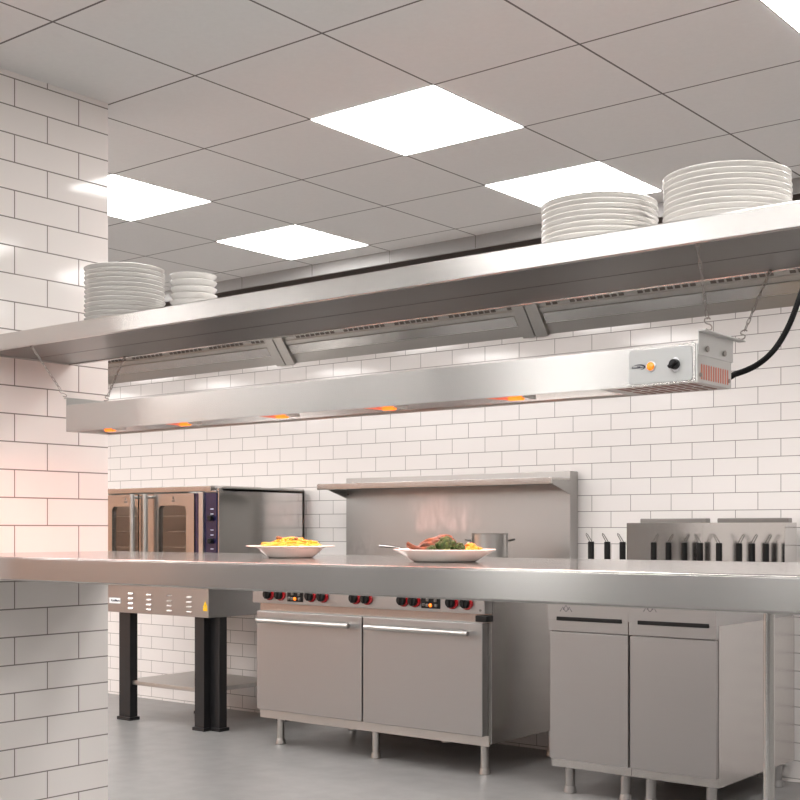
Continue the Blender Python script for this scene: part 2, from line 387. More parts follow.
# ------------------------------------------------------------------ pass shelf (serving counter)
PY0, PY1, PZ = 1.82, 2.52, CZ-.0684; PX1 = .75
ps = thing('serving_counter', 'wide stainless steel serving counter with thick front edge holding the two plated meals', 'counter', (-1.2, 2.17, 0))
bm = bm_new(); box(bm, XC+.001, PX1, PY0, PY1, PZ-.006, PZ, .002); obj('worktop', bm, M_TOP, ps)
bm = bm_new(); box(bm, XC+.001, PX1, PY0-.0005, PY0+.02, PZ-.059, PZ-.0005, .005, 3); obj('front_edge', bm, M_EDGE, ps)
bm = bm_new(); box(bm, XC+.001, PX1, PY1-.02, PY1, PZ-.059, PZ-.0005, .004, 3); obj('rear_edge', bm, M_STEEL, ps)
bm = bm_new(); box(bm, XC+.001, PX1-.002, PY0+.02, PY1-.02, PZ-.057, PZ-.0062); obj('underside_panel', bm, M_SHEET, ps, 0)
legx = xY(769, 2.47)
for x, y in ((legx, 2.47), (PX1-.08, 2.47), (PX1-.08, 1.87)):
    bm = bm_new(); cyl(bm, (x, y, .0), (x, y, PZ-.056), .0115); cyl(bm, (x, y, 0), (x, y, .05), .017, n=20, bev=.003); obj('leg', bm, M_STEEL, ps)
for y in (PY0+.08, PY1-.1):
    bm = bm_new(); prism(bm, [(XC+.001, PZ-.057), (XC+.001, PZ-.065-.0), (XC+.25, PZ-.065), (XC+.25, PZ-.057)], 'y', y, y+.03); obj('wall_bracket', bm, M_SHEET, ps, 0)

# ------------------------------------------------------------------ overhead shelf
OY0, OY1 = 2.03, 2.362; OZ1 = CZ+.5467; OZ0 = CZ+.5022; OX1 = .75
os_ = thing('overhead_shelf', 'long stainless steel overhead shelf carrying the stacks of white plates', 'shelf', (-1.2, 2.19, OZ0))
bm = bm_new(); box(bm, XC+.001, OX1, OY0+.001, OY1-.001, OZ1-.003, OZ1, .001); obj('shelf_top', bm, M_STEEL, os_)
bm = bm_new(); box(bm, XC+.001, OX1, OY0, OY0+.012, OZ0, OZ1-.0005, .0022, 3); obj('front_lip', bm, M_STEEL, os_)
bm = bm_new(); box(bm, XC+.001, OX1, OY1-.012, OY1, OZ0, OZ1-.0005, .0022, 3); obj('rear_lip', bm, M_STEEL, os_)
sy = 2.205
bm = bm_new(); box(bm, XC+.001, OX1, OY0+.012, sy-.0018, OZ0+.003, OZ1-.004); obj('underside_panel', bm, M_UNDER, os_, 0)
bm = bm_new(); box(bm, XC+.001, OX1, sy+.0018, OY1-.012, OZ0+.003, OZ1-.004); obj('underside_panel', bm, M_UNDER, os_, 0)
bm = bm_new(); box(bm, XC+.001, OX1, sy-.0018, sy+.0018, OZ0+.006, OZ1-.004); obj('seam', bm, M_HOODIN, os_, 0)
bm = bm_new(); box(bm, XC, XC+.012, OY0+.02, OY1-.02, OZ0-.0, OZ0+.003); obj('wall_cleat', bm, M_SHEET, os_, 0)

# ------------------------------------------------------------------ plates
def plate_bm(c, R, h, t=.0035):
    b = bm_new()
    pr = [(0, 0), (R*.56, 0), (R*.60, .002), (R*.76, h*.22), (R*.90, h*.48), (R*.965, h*.80), (R*.985, h-.0022), (R, h-.0016), (R, h-.0004), (R*.99, h), (R*.955, h-.0012), (R*.93, h*.80), (R*.86, h*.48+.001), (R*.74, h*.22+t), (R*.56, t+.001), (0, t)]
    lathe(b, pr, c, 96); return b
ORD = ['topmost', 'second', 'third', 'fourth', 'fifth', 'sixth', 'seventh', 'eighth', 'ninth', 'tenth', 'eleventh', 'twelfth', 'thirteenth', 'fourteenth', 'fifteenth', 'sixteenth', 'seventeenth']
def stack(u, Y, wpx, n, step, where, group, kind='plate', h=.022, name='dinner_plate'):
    x = xY(u, Y); R = wpx/F*dep(x, Y)/2
    src = None
    for k in range(n):
        jx, jy = random.uniform(-.0012, .0012), random.uniform(-.0012, .0012)
        loc = (x+jx, Y+jy, OZ1+.0002+k*step)
        pos = ORD[n-1-k]
        lab = ('topmost ' if pos == 'topmost' else ('bottom ' if k == 0 else pos+' from the top, ')) + f'white {kind} in {where}'
        if src is None:
            src = obj(name, (plate_bm if kind != 'bowl' else bowl_bm)(loc, R, h), M_CER, loc=loc, smooth=50); o = src
        else:
            o = src.copy(); C.objects.link(o); o.location = loc
        o.rotation_euler = (0, 0, random.uniform(0, 6))
        tag(o, lab, kind, group)
def bowl_bm(c, R, h):
    b = bm_new(); t = .003
    pr = [(0, 0), (R*.50, 0), (R*.55, .002), (R*.80, h*.35), (R*.94, h*.75), (R*1.0, h-.001), (R*.985, h), (R*.95, h), (R*.90, h*.75), (R*.76, h*.35+t), (R*.50, t+.001), (0, t)]
    lathe(b, pr, c, 48); return b
stack(125, 2.19, 79.5, 12, .0125, 'the leftmost stack by the side wall', 'plates in the leftmost stack')
stack(193.5, 2.20, 47, 6, .0172, 'the narrow small stack', 'bowls in the small stack', 'bowl', .026, 'small_bowl')
stack(599, 2.19, 115.5, 8, .0107, 'the second stack from the right', 'plates in the middle stack')
stack(727, 2.19, 125, 9, .0105, 'the rightmost widest stack', 'plates in the right stack')

# ------------------------------------------------------------------ food warmer strip
WY0, WY1 = 2.07, 2.214
WX0 = xY(66, WY0); WX1 = xY(695.3, WY0)
WZ0, WZ1 = CZ+.2635, CZ+.3345
fw = thing('heat_lamp_strip', 'long stainless steel strip heat lamp hanging on chains below the plate shelf', 'heat lamp', ((WX0+WX1)/2, 2.146, WZ0))
bm = bm_new()
box(bm, WX0, WX1, WY0, WY0+.003, WZ0, WZ1, .001)
obj('front_panel', bm, M_STEEL, fw)
bm = bm_new()
box(bm, WX0+.001, WX1-.001, WY1-.003, WY1, WZ0, WZ1, .001); box(bm, WX0+.001, WX1-.001, WY0+.003, WY1-.003, WZ1-.004, WZ1-.001)
obj('housing', bm, M_SHEET, fw)
bm = bm_new()                                        # bent reflector inside, two shallow slopes
bxr = WX1-.20
prism(bm, [(WY0+.0035, WZ0+.004), (WY0+.06, WZ0+.022), (WY1-.06, WZ0+.022), (WY1-.0035, WZ0+.004), (WY1-.0035, WZ0+.026), (WY0+.0035, WZ0+.026)], 'x', WX0+.004, bxr)
obj('reflector', bm, M_STEEL, fw, 20)
# five glowing elements along the strip
ex = [xY(u, 2.13) for u in (112, 187, 284, 391, 518)]
ey = 2.125
for i, x in enumerate(ex):
    b = bm_new(); cyl(b, (x-.10 if i else x-.03, ey, WZ0+.011), (x-.018, ey, WZ0+.005), .0016, .0056, n=16); obj('heating_element', b, M_GLOWR, fw)
    b = bm_new(); cyl(b, (x-.018, ey, WZ0+.0045), (x+.016, ey, WZ0+.0042), .0064, .0068, n=18, bev=.001); g = obj('element_tip', b, M_GLOW, fw.children[-1]); g['label'] = 'glowing orange tip of the element'
    b = bm_new(); box(b, x+.02, x+.028, ey-.012, ey+.03, WZ0+.0015, WZ0+.012, .001); obj('element_clip', b, M_ALU, fw)
# louvred underside of the control box
bm = bm_new(); box(bm, bxr, WX1-.002, WY0+.003, WY1-.003, WZ0+.001, WZ0+.003); obj('base_cover', bm, M_ALU, fw, 0)
for r_ in range(2):
    for k in range(9):
        bm = bm_new(); xs = bxr+.03+k*.018; y = WY0+.022+r_*.062
        prism(bm, rrect(xs, xs+.008, y, y+.05, .003, 3), 'z', WZ0+.0002, WZ0+.0012); v = obj('base_vent', bm, M_SLOTD, fw, 0)
# control panel on the front
bm = bm_new(); px0, px1 = xY(629.5, WY0), xY(692.3, WY0); pz0, pz1 = WZ0+.004, WZ1-.005
prism(bm, rrect(px0, px1, pz0, pz1, .006), 'y', WY0-.0016, WY0+.0005); cp = obj('control_panel', bm, M_GREYP, fw, 30)
pw = px1-px0; zc = atY(652, 366.5, WY0).z
bm = bm_new(); lx = xY(638.7, WY0)
text_bm(bm, 'KoolMore', (lx, WY0-.0018, zc), .0062, .0003, .00012)
obj('logo_lettering', bm, M_INK, cp, 0)
bm = bm_new()
pts = [(lx+.0135*math.cos(t), WY0-.0018, zc+.0048*math.sin(t)) for t in [math.radians(a) for a in range(-70, 135, 10)]]
tube(bm, pts, [.0003+.0009*math.sin(PI*i/(len(pts)-1)) for i in range(len(pts))], 6); obj('logo_swoosh', bm, M_INK, cp)
lx = xY(651.5, WY0)
bm = bm_new(); cyl(bm, (lx, WY0-.001, zc), (lx, WY0-.004, zc), .0095, n=28, bev=.001); obj('lamp_bezel', bm, M_ALU, cp)
bm = bm_new(); blob(bm, (lx, WY0-.004, zc), (.0078, .005, .0078), 0, 1, 3); obj('indicator_lamp', bm, M_LAMP, cp)
lx = xY(676, WY0)
bm = bm_new(); zk = atY(676, 364.5, WY0).z
prism(bm, [(lx+.008*math.cos(a), zk+.0135*math.sin(a)) for a in [2*PI*k/24 for k in range(24)]], 'y', WY0-.0024, WY0-.001); obj('dial_mark', bm, M_WHITE, cp)
bm = bm_new(); cyl(bm, (lx, WY0-.002, zk), (lx, WY0-.013, zk), .0098, .009, n=28, bev=.002); box(bm, lx-.0034, lx+.0034, WY0-.019, WY0-.011, zk-.0096, zk+.0096, .002, rot=Matrix.Rotation(math.radians(52), 4, 'Y'))
obj('knob', bm, M_BLACK, cp)
# end cap with slots, then hanging bracket above it
EX = WX1+.003
bm = bm_new(); box(bm, WX1-.001, EX, WY0+.002, WY1+.004, WZ0, WZ0+.069, .001); ec = obj('end_cap', bm, M_ALU, fw)
ya, yb = yX(701.5, EX), yX(727.5, EX)
for k in range(12):
    y = ya+(yb-ya)*k/11
    bm = bm_new(); prism(bm, rrect(y-.0021, y+.0021, WZ0+.006, WZ0+.034, .0025, 3), 'x', EX-.0005, EX+.0008); obj('vent_slot', bm, M_SLOT, ec, 0)
for y in (WY0+.014, WY1-.008):
    bm = bm_new(); cyl(bm, (EX, y, WZ0+.014), (EX+.002, y, WZ0+.014), .004, n=14); obj('screw', bm, M_WIRE, ec)
bm = bm_new()
box(bm, EX, EX+.002, WY0+.004, WY1+.008, WZ0+.049, WZ0+.092, .0008)
box(bm, EX, EX+.015, WY0+.003, WY1+.036, WZ0+.0905, WZ0+.0935, .001)
br = obj('hanging_bracket', bm, M_ALU, fw)
for y in (WY0+.035, WY1-.035):
    bm = bm_new(); cyl(bm, (EX+.003, y, WZ0+.062), (EX+.006, y, WZ0+.062), .0055, n=6); obj('bolt', bm, M_WIRE, br)
bm = bm_new()
box(bm, WX0-.003, WX0, WY0+.002, WY1+.002, WZ0, WZ1+.0, .001); obj('end_cap', bm, M_ALU, fw)
bm = bm_new(); box(bm, WX0-.005, WX0-.003, WY0+.004, WY1+.004, WZ0+.05, WZ0+.0925, .001); box(bm, WX0-.015, WX0-.003, WY0+.003, WY1+.01, WZ0+.0905, WZ0+.0935, .001); obj('hanging_bracket', bm, M_SHEET, fw)
# supply cord from the rear right end up to the right
bm = bm_new()
P = [Vector((WX1-.045, WY1+.001, WZ0+.033))]
for u, v, Y in ((727, 377.2, 2.235), (735, 374.2, 2.26), (745, 370.8, 2.29), (755, 366, 2.32), (765, 359, 2.35), (774, 350, 2.38), (782, 338.5, 2.41), (790, 323, 2.44), (797, 305, 2.47), (804, 284, 2.51), (814, 250, 2.56), (826, 215, 2.6)):
    P.append(atY(u, v, Y))
P.append(Vector((P[-1].x+.06, 2.66, ZC-.25))); P.append(Vector((P[-1].x+.01, 2.67, ZC+.001)))
cp_ = [Vector(p) for p in P]; fine = []
for i in range(len(cp_)-1):
    p0, p1, p2, p3 = cp_[max(i-1, 0)], cp_[i], cp_[i+1], cp_[min(i+2, len(cp_)-1)]
    for s in range(6):
        t = s/6; fine.append(.5*((2*p1)+(p2-p0)*t+(2*p0-5*p1+4*p2-p3)*t*t+(3*p1-p0-3*p2+p3)*t**3))
fine.append(cp_[-1]); tube(bm, fine, .0058, 12); obj('power_cord', bm, M_RUB, fw)

# ------------------------------------------------------------------ chains
def chain(p0, p1, label):
    """p0 at the shelf underside, p1 at the bracket; oval links then an S-hook"""
    p0, p1 = Vector(p0), Vector(p1); d = (p1-p0); L = d.length; t = d.normalized()
    r = thing('hanging_chain', label, 'chain', p0, 'chains holding up the heat lamp')
    hookL = .025; Lc = L-hookL
    n = max(3, int(round(Lc/.0155))); pitch = Lc/n
    s1 = t.orthogonal().normalized(); s2 = t.cross(s1)
    b = bm_new()
    for k in range(n):
        c = p0+t*(pitch*(k+.5)); s = (s1+s2).normalized() if k % 2 == 0 else (s1-s2).normalized()
        pts = []
        for a in range(14):
            an = 2*PI*a/14; pts.append(c+t*(pitch*.66*math.sin(an))+s*(.0029*math.cos(an)))
        tube(b, pts, .0009, 6, True)
    obj('link_run', b, M_WIRE, r)
    b = bm_new(); pts = []
    sx = Vector((.8, .6, 0)); c1 = p0+t*(Lc+.0055); c2 = p0+t*(Lc+.0175)
    for a in range(-150, 91, 20): pts.append(c1+sx*(-.0058*math.cos(math.radians(a)))+t*(-.0058*math.sin(math.radians(a)))*-1)
    for a in range(-90, 151, 20): pts.append(c2+sx*(.0058*math.cos(math.radians(a)))+t*(.0058*math.sin(math.radians(a))))
    tube(b, pts, .0014, 8); obj('s_hook', b, M_WIRE, r)
    b = bm_new(); cyl(b, p0+Vector((0, 0, .0003)), p0-Vector((0, 0, .004)), .004, n=12); obj('eye_bolt', b, M_WIRE, r)
    return r
bz = WZ0+.094
chain((xY(697.3, 2.045), 2.045, OZ0+.0), (EX+.007, WY0+.036, bz), 'nearer right chain, in front of the shelf underside at the control end')
chain((xY(770.5, 2.345), 2.345, OZ0+.003), (EX+.008, WY1+.028, bz), 'rear right chain slanting above the black cord')
chain((xY(31.5, 2.045), 2.045, OZ0+.0), (WX0-.010, WY0+.006, WZ0+.0945), 'front left chain against the white side wall tiles')
chain((xY(125, 2.345), 2.345, OZ0+.003), (WX0-.010, WY1-.004, WZ0+.0945), 'rear left chain just beside the side wall corner')

# ------------------------------------------------------------------ plated meals
def on_counter(u, Y): return Vector((xY(u, Y), Y, PZ+.0003))
# pasta bowl
pb = on_counter(290.5, 2.19); R = 89/F*dep(pb.x, pb.y)/2
b = bm_new(); lathe(b, [(0, 0), (R*.48, 0), (R*.52, .002), (R*.64, .012), (R*.72, .021), (R*.78, .0245), (R*.97, .0268), (R, .0275), (R*.99, .0292), (R*.78, .0268), (R*.70, .0235), (R*.62, .0145), (R*.47, .005), (0, .0045)], pb, 72)
o = obj('pasta_bowl', b, M_CER, loc=pb); tag(o, 'wide rimmed white bowl of yellow pasta on the steel counter', 'bowl')
M_PASTA = mat('yellow_pasta', (.74, .46, .05), .4)
b = bm_new()
for k in range(150):
    a = random.uniform(0, 2*PI); rr = R*.55*math.sqrt(random.random()); hz = .030+.022*max(0, 1-(rr/(R*.60))**1.6)*random.uniform(.75, 1.0)
    c = pb+Vector((rr*math.cos(a), rr*math.sin(a), hz-.004)); L = random.uniform(.018, .03); th = random.uniform(0, 2*PI); bend = random.uniform(-1.3, 1.3); tz = random.uniform(-.25, .25)
    pts = []; p = c.copy()
    for s in range(7):
        pts.append(p.copy()); p = p+Vector((math.cos(th), math.sin(th), tz))*(L/6); th += bend/3; tz -= .06
    tube(b, pts, .0026, 6)
blob(b, pb+Vector((0, 0, .023)), (R*.56, R*.56, .016), .08, 5, 4)
o = obj('pasta', b, M_PASTA, loc=pb+Vector((0, 0, .02))); tag(o, 'heap of yellow pasta filling the wide white bowl', 'pasta', kind='stuff')
M_HERB = noisy('green_herb', (.06, .17, .02), (.12, .28, .04), 200, .5)
M_MEAT = noisy('browned_meat', (.035, .010, .003), (.20, .058, .014), 80, .45, .8, .003, coat=.08)
M_MUSH = noisy('brown_topping', (.16, .07, .03), (.30, .15, .06), 120, .5)
b = bm_new()
for k in range(9):
    a = random.uniform(0, 2*PI); rr = R*.32*math.sqrt(random.random())
    blob(b, pb+Vector((rr*math.cos(a), rr*math.sin(a), .0515-rr*.28)), (.005, .004, .0016), .3, 3, 2, (random.uniform(-.5, .5), random.uniform(-.5, .5), a), k)
o = obj('chopped_herbs', b, M_HERB, loc=pb+Vector((0, 0, .06))); tag(o, 'green chopped herbs sprinkled over the yellow pasta', 'herbs', kind='stuff')
for k, (dx, dy, dz, lab) in enumerate(((-.022, -.02, .048, 'brown topping piece left on the pasta heap'), (.030, -.012, .046, 'brown topping piece at right on the pasta heap'), (-.004, -.032, .047, 'brown topping piece nearest on the pasta heap'))):
    b = bm_new(); p = pb+Vector((dx, dy, dz)); blob(b, p, (.006, .005, .004), .25, 3, 2, None, k); tag(obj('topping_piece', b, M_MUSH, loc=p), lab, 'topping', 'toppings on the pasta')

# main meal plate
pp = on_counter(444.5, 2.13); R = 103/F*dep(pp.x, pp.y)/2
b = bm_new(); lathe(b, [(0, 0), (R*.60, 0), (R*.64, .002), (R*.78, .011), (R*.97, .0225), (R, .0245), (R*.99, .0262), (R*.95, .0255), (R*.78, .0148), (R*.64, .006), (0, .0045)], pp, 72)
tag(obj('dinner_plate', b, M_CER, loc=pp), 'white plate holding roast chop, broccoli and yellow vegetables on the counter', 'plate')
rt = Vector((sa, ca, 0)); fd = Vector((-ca, sa, 0))           # picture right and away, from this seat
def onp(r, f, z): return pp+rt*r+fd*f+Vector((0, 0, z))
# rib chop: one skinned body with a curved bone
chop = thing('roast_chop', 'browned roast chop with curved rib bones at the left of the plate', 'meat', onp(-.03, .01, .008))
b = bm_new()
blob(b, onp(-.020, .012, .030), (.040, .030, .021), .22, 3, 4, (0, -.22, .65), 3)
blob(b, onp(.002, .012, .040), (.022, .022, .017), .25, 3, 3, (0, 0, .4), 5)
blob(b, onp(-.045, .006, .020), (.030, .020, .012), .2, 3, 3, (0, .1, .66), 8)
obj('chop_meat', b, M_MEAT, chop, 60)
M_BONE = noisy('roasted_bone', (.11, .03, .01), (.24, .075, .025), 60, .4)
for k, (f0, hz) in enumerate(((-.012, 0), (.010, .006))):
    b = bm_new(); pts = [onp(-.018-.062*t, f0+.004*math.sin(3*t), .030+hz-.034*t+.044*t*t*(1.0 if k == 0 else .9)-.006*(k)) for t in [i/9 for i in range(10)]]
    tube(b, pts, [.011-.0075*(i/9) for i in range(10)], 10); obj('rib_bone', b, M_MEAT if k == 0 else M_BONE, chop, 60)
M_BROC = noisy('broccoli_green', (.008, .032, .004), (.04, .10, .014), 150, .6, 1.0, .004)
M_STALK = mat('broccoli_stalk', (.22, .36, .10), .5)
for k, (r_, f_, z_, s_, lab) in enumerate(((.003, -.026, .031, .021, 'tallest dark green broccoli floret in the middle of the plate'), (.027, -.024, .025, .0155, 'broccoli floret at right, next to the yellow vegetables'), (-.026, -.034, .0215, .0125, 'small broccoli floret at left, in front of the chop'), (.012, .004, .026, .016, 'broccoli floret behind the tallest one'))):
    t_ = thing('broccoli_floret', lab, 'broccoli', onp(r_, f_, .006), 'broccoli on the plate')
    b = bm_new(); rnd = random.Random(k)
    for q in range(26):
        a = rnd.uniform(0, 2*PI); e = math.asin(rnd.uniform(-.1, 1))
        blob(b, onp(r_, f_, z_)+Vector((math.cos(a)*math.cos(e)*s_*.85, math.sin(a)*math.cos(e)*s_*.85, math.sin(e)*s_*.75)), (s_*.36,)*3, .35, 5, 2, None, q)
    obj('floret_head', b, M_BROC, t_, 60)
    b = bm_new(); cyl(b, onp(r_, f_, .0065), onp(r_, f_, z_), s_*.3, s_*.5, 12); obj('stalk', b, M_STALK, t_)
M_CAUL = noisy('golden_vegetable', (.66, .20, .008), (.80, .40, .03), 90, .45, .6, .003, sss=.1)
vs = [(.046, -.026, .020, .012), (.062, -.022, .019, .012), (.055, -.009, .029, .012), (.071, -.006, .020, .0115), (.044, .004, .024, .012), (.062, .012, .022, .012), (.077, -.018, .0175, .008)]
vl = ['front left', 'front middle', 'topmost', 'right', 'rear left', 'rear right', 'front right smallest']
for k, (r_, f_, z_, s_) in enumerate(vs):
    b = bm_new(); rnd = random.Random(40+k)
    blob(b, onp(r_, f_, z_), (s_*.85,)*3, .2, 3, 3, None, k)
    for q in range(10):
        a = rnd.uniform(0, 2*PI); e = rnd.uniform(-.6, 1.4); blob(b, onp(r_, f_, z_)+Vector((math.cos(a)*math.cos(e), math.sin(a)*math.cos(e), math.sin(e)))*s_*.7, (s_*.42,)*3, .2, 4, 2, None, q)
    tag(obj('vegetable_piece', b, M_CAUL, loc=onp(r_, f_, z_), smooth=60), f'golden yellow vegetable piece, {vl[k]} of the small heap on the plate', 'vegetable', 'yellow vegetables on the plate')

# steam
def steam(c, R, H, dens, seed, label):
    b = bm_new(); lathe(b, [(0, 0), (R*.75, 0), (R*.95, H*.3), (R, H*.7), (R*.8, H), (0, H)], c, 24)
    o = obj('steam', b, steam_mat('steam_haze', R, H, dens, seed), loc=c); tag(o, label, 'steam', kind='stuff')
steam(pp+Vector((.0, .0, .056)), .09, .115, 8, 3.1, 'pale steam rising from the hot chop and vegetables')
steam(pb+Vector((0, 0, .072)), .07, .11, 4, 8.2, 'faint steam rising over the bowl of pasta')

# ------------------------------------------------------------------ convection oven at left
OVY = 4.94; ox1 = xY(218.75, OVY); ox0 = ox1-1.03; oz1 = CZ+.0505*OVY; obz = CZ-.066*OVY
ov = thing('convection_oven', 'tall steel convection oven with glass double doors behind the side wall corner', 'oven', ((ox0+ox1)/2, 5.3, 0))
OB = 5.66
bm = bm_new()
box(bm, ox0, ox1, OVY+.03, OB, oz1-.028, oz1-.0325+.02); box(bm, ox0, ox0+.02, OVY+.03, OB, obz, oz1-.012); box(bm, ox0, ox1, OB-.02, OB, obz, oz1-.012); box(bm, ox0, ox1, OVY+.03, OB, obz, obz+.02)
box(bm, ox1-.175, ox1-.155, OVY+.035, OB, obz, oz1-.02)
obj('cabinet', bm, M_SHEET, ov, 0)
bm = bm_new(); box(bm, ox1-.012, ox1, OVY+.001, OB, obz, oz1-.012, .002); obj('side_panel', bm, M_FLUE, ov)
bm = bm_new(); box(bm, ox0-.003, ox1-.055, OVY-.012, OVY+.4, oz1-.030, oz1+.003, .003); obj('top_trim', bm, M_STEEL2, ov)
bm = bm_new(); box(bm, ox0, ox1, OVY+.02, OB, oz1-.014, oz1-.002, .002); obj('top_panel', bm, M_SHEET, ov)
bm = bm_new(); box(bm, ox0+.02, ox1-.18, OVY+.04, OVY+.06, obz, obz+.1); obj('door_sill', bm, M_DSTEEL, ov, 0)
bm = bm_new(); box(bm, ox0+.021, ox1-.176, OB-.06, OB-.03, obz+.021, oz1-.03); obj('inner_lining', bm, M_INOV, ov, 0)
dz0, dz1 = obz+.012, oz1-.038
xm = xY(140.2, OVY)                                    # where the doors meet
dR = xY(195.5, OVY); dL = ox0+.006
for (x0, x1, w0, w1) in ((dL, xm-.006, xY(113.5, OVY), xY(139.2, OVY)), (xm+.006, dR, xY(160, OVY), xY(187.5, OVY))):
    bm = bm_new(); out = rrect(x0, x1, dz0, dz1, .006); inn = rrect(w0, w1, dz0+.10, atY((113.5+138)/2, 506.5, OVY).z, .03)
    frame_prism(bm, out, inn, 'y', OVY-.012, OVY+.022); dr = obj('door', bm, M_STEEL2, ov, 30)
    bm = bm_new(); prism(bm, rrect(w0-.01, w1+.01, dz0+.09, atY(126, 506.5, OVY).z+.01, .03), 'y', OVY+.002, OVY+.006); obj('window_pane', bm, M_DGL, dr, 0)
    bm = bm_new(); cx = (w0+w1)/2+.01; zt = atY(126, 500, OVY).z
    prism(bm, [(cx-.010, zt), (cx+.010, zt), (cx, zt+.016)], 'y', OVY-.0128, OVY-.0115)
    for q in range(2): box(bm, cx-.014, cx+.014, OVY-.0128, OVY-.0115, zt-.011-q*.008, zt-.006-q*.008)
    obj('door_emblem', bm, M_DSTEEL, dr, 0)
    hx = x1-.02 if x0 == dL else x0+.02
    hu = xY(132.3, OVY-.055) if x0 == dL else xY(145.2, OVY-.055)
    bm = bm_new(); cyl(bm, (hu, OVY-.055, dz0+.05), (hu, OVY-.055, dz1-.0), .0155, n=20, bev=.003)
    for z in (dz0+.08, dz1-.018): cyl(bm, (hu, OVY-.055, z), (hu, OVY-.011, z), .008, n=14)
    obj('handle', bm, M_STEELV, dr)
for k in range(5):
    z = obz+.12+k*.095
    bm = bm_new(); box(bm, ox0+.03, ox1-.18, OVY+.06, OVY+.064, z, z+.004)
    for q in range(18): 
        xq = ox0+.06+q*.042; box(bm, xq, xq+.003, OVY+.06, OB-.07, z, z+.003)
    obj('rack', bm, M_ALU, ov, 0)
for xl in (ox0+.25, ox0+.62):  # unseen lamps added to brighten the racks behind the glass
    bm = bm_new(); cyl(bm, (xl, OB-.2, oz1-.05), (xl, OB-.2, oz1-.03), .03, n=20); cyl(bm, (xl, OB-.2, oz1-.065), (xl, OB-.2, oz1-.05), .02, .03, n=20); obj('oven_lamp', bm, mat('oven_bulb', (1, 1, 1), .5, emit=(1, .93, .85), es=5), ov)
# control column
bm = bm_new(); box(bm, dR+.004, ox1-.012, OVY-.006, OVY+.02, dz0, dz1, .003); cpn = obj('control_panel', bm, M_NAVY, ov)
bm = bm_new(); box(bm, xY(201, OVY), xY(205.5, OVY), OVY-.02, OVY-.005, dz0, dz1+.004, .003); obj('panel_trim', bm, M_STEELV, cpn)  # pale strip stands in for a bar reflected in the panel
bm = bm_new(); box(bm, xY(206, OVY), ox1-.012, OVY-.009, OVY+.018, dz1+.001, dz1+.012, .002); obj('panel_cap', bm, M_STEEL2, cpn)
for z in (atY(214, 518, OVY).z, atY(214, 541, OVY).z):
    bm = bm_new(); xk = xY(212.5, OVY); cyl(bm, (xk, OVY-.005, z), (xk, OVY-.03, z), .018, .015, n=24, bev=.003); obj('knob', bm, M_BLACK, cpn)
for v in (509, 514, 530, 535, 549):
    bm = bm_new(); p = atY(212, v, OVY-.0065); box(bm, p.x-.012, p.x+.012, OVY-.0072, OVY-.0058, p.z-.0015, p.z+.0015); obj('panel_marking', bm, M_WHITE, cpn, 0)
# lower louvred panel and stand
lx1 = xY(208.5, OVY+.01); lz0 = CZ-.1040*OVY; lz1 = obz-.004
bm = bm_new(); box(bm, ox0+.01, lx1, OVY+.01, OB-.01, lz0, lz1, .002); lp = obj('base_cabinet', bm, M_STEEL3, ov)
bm = bm_new(); box(bm, ox0+.006, ox1-.03, OVY-.004, OVY+.05, lz1-.008, lz1+.012, .002); obj('drip_edge', bm, M_DSTEEL, ov)
for q, uu in enumerate((130.7, 149, 169.5, 189.3)):
    for r_ in range(4):
        p = atY(uu, 593.6+q*1.2+r_*4.9, OVY+.01)
        bm = bm_new()
        prism(bm, [(OVY+.0105, p.z+.006), (OVY+.004, p.z-.003), (OVY+.0105, p.z-.004)], 'x', p.x-.022, p.x+.022); obj('louvre', bm, M_STEEL2, lp, 10)
bm = bm_new(); p = atY(115, 600.5, OVY+.009); box(bm, p.x-.055, p.x+.05, OVY+.0085, OVY+.0101, p.z-.017, p.z+.017); pl = obj('name_plate', bm, M_WHITE, lp, 0)
bm = bm_new(); text_bm(bm, 'KoolMore', (p.x+.005, OVY+.008, p.z), .02, .0003, .0003); obj('plate_lettering', bm, M_INK, pl, 0)
bm = bm_new(); p = atY(205.2, 606.5, OVY+.009); box(bm, p.x-.017, p.x+.017, OVY+.0085, OVY+.0101, p.z-.027, p.z-.007); prism(bm, [(p.x-.018, p.z-.005), (p.x+.018, p.z-.005), (p.x, p.z+.030)], 'y', OVY+.0085, OVY+.0101)
ws = obj('warning_sticker', bm, M_YEL, lp, 0); ws['label'] = 'yellow triangle warning sticker'
bm = bm_new(); box(bm, p.x-.0014, p.x+.0014, OVY+.0078, OVY+.0086, p.z+.001, p.z+.013); box(bm, p.x-.0014, p.x+.0014, OVY+.0078, OVY+.0086, p.z-.004, p.z-.0015); obj('warning_mark', bm, M_INK, ws, 0)
xa = (xY(119, OVY+.03), xY(130, OVY+.03)); xb = (xY(194.5, OVY+.03), xY(204, OVY+.03))
xr_ = xY(199, 5.42)
for x0, x1, y in ((xa[0], xa[1], OVY+.03), (xb[0], xb[1], OVY+.03), (xY(210, 5.02), xY(219.5, 5.02), 5.02), (xr_-.03, xr_+.03, 5.42), (ox1-.12, ox1-.05, 5.55)):
    bm = bm_new(); box(bm, x0, x1, y, y+.06, .02, lz0, .003); box(bm, x0-.01, x1+.01, y-.01, y+.07, 0, .02, .003)
    obj('leg', bm, M_BLKM, ov)
bm = bm_new(); box(bm, xa[0]+.01, xb[1]-.01, OVY+.05, OB-.06, .22, .245, .003); obj('stand_shelf', bm, M_SHEET, ov)

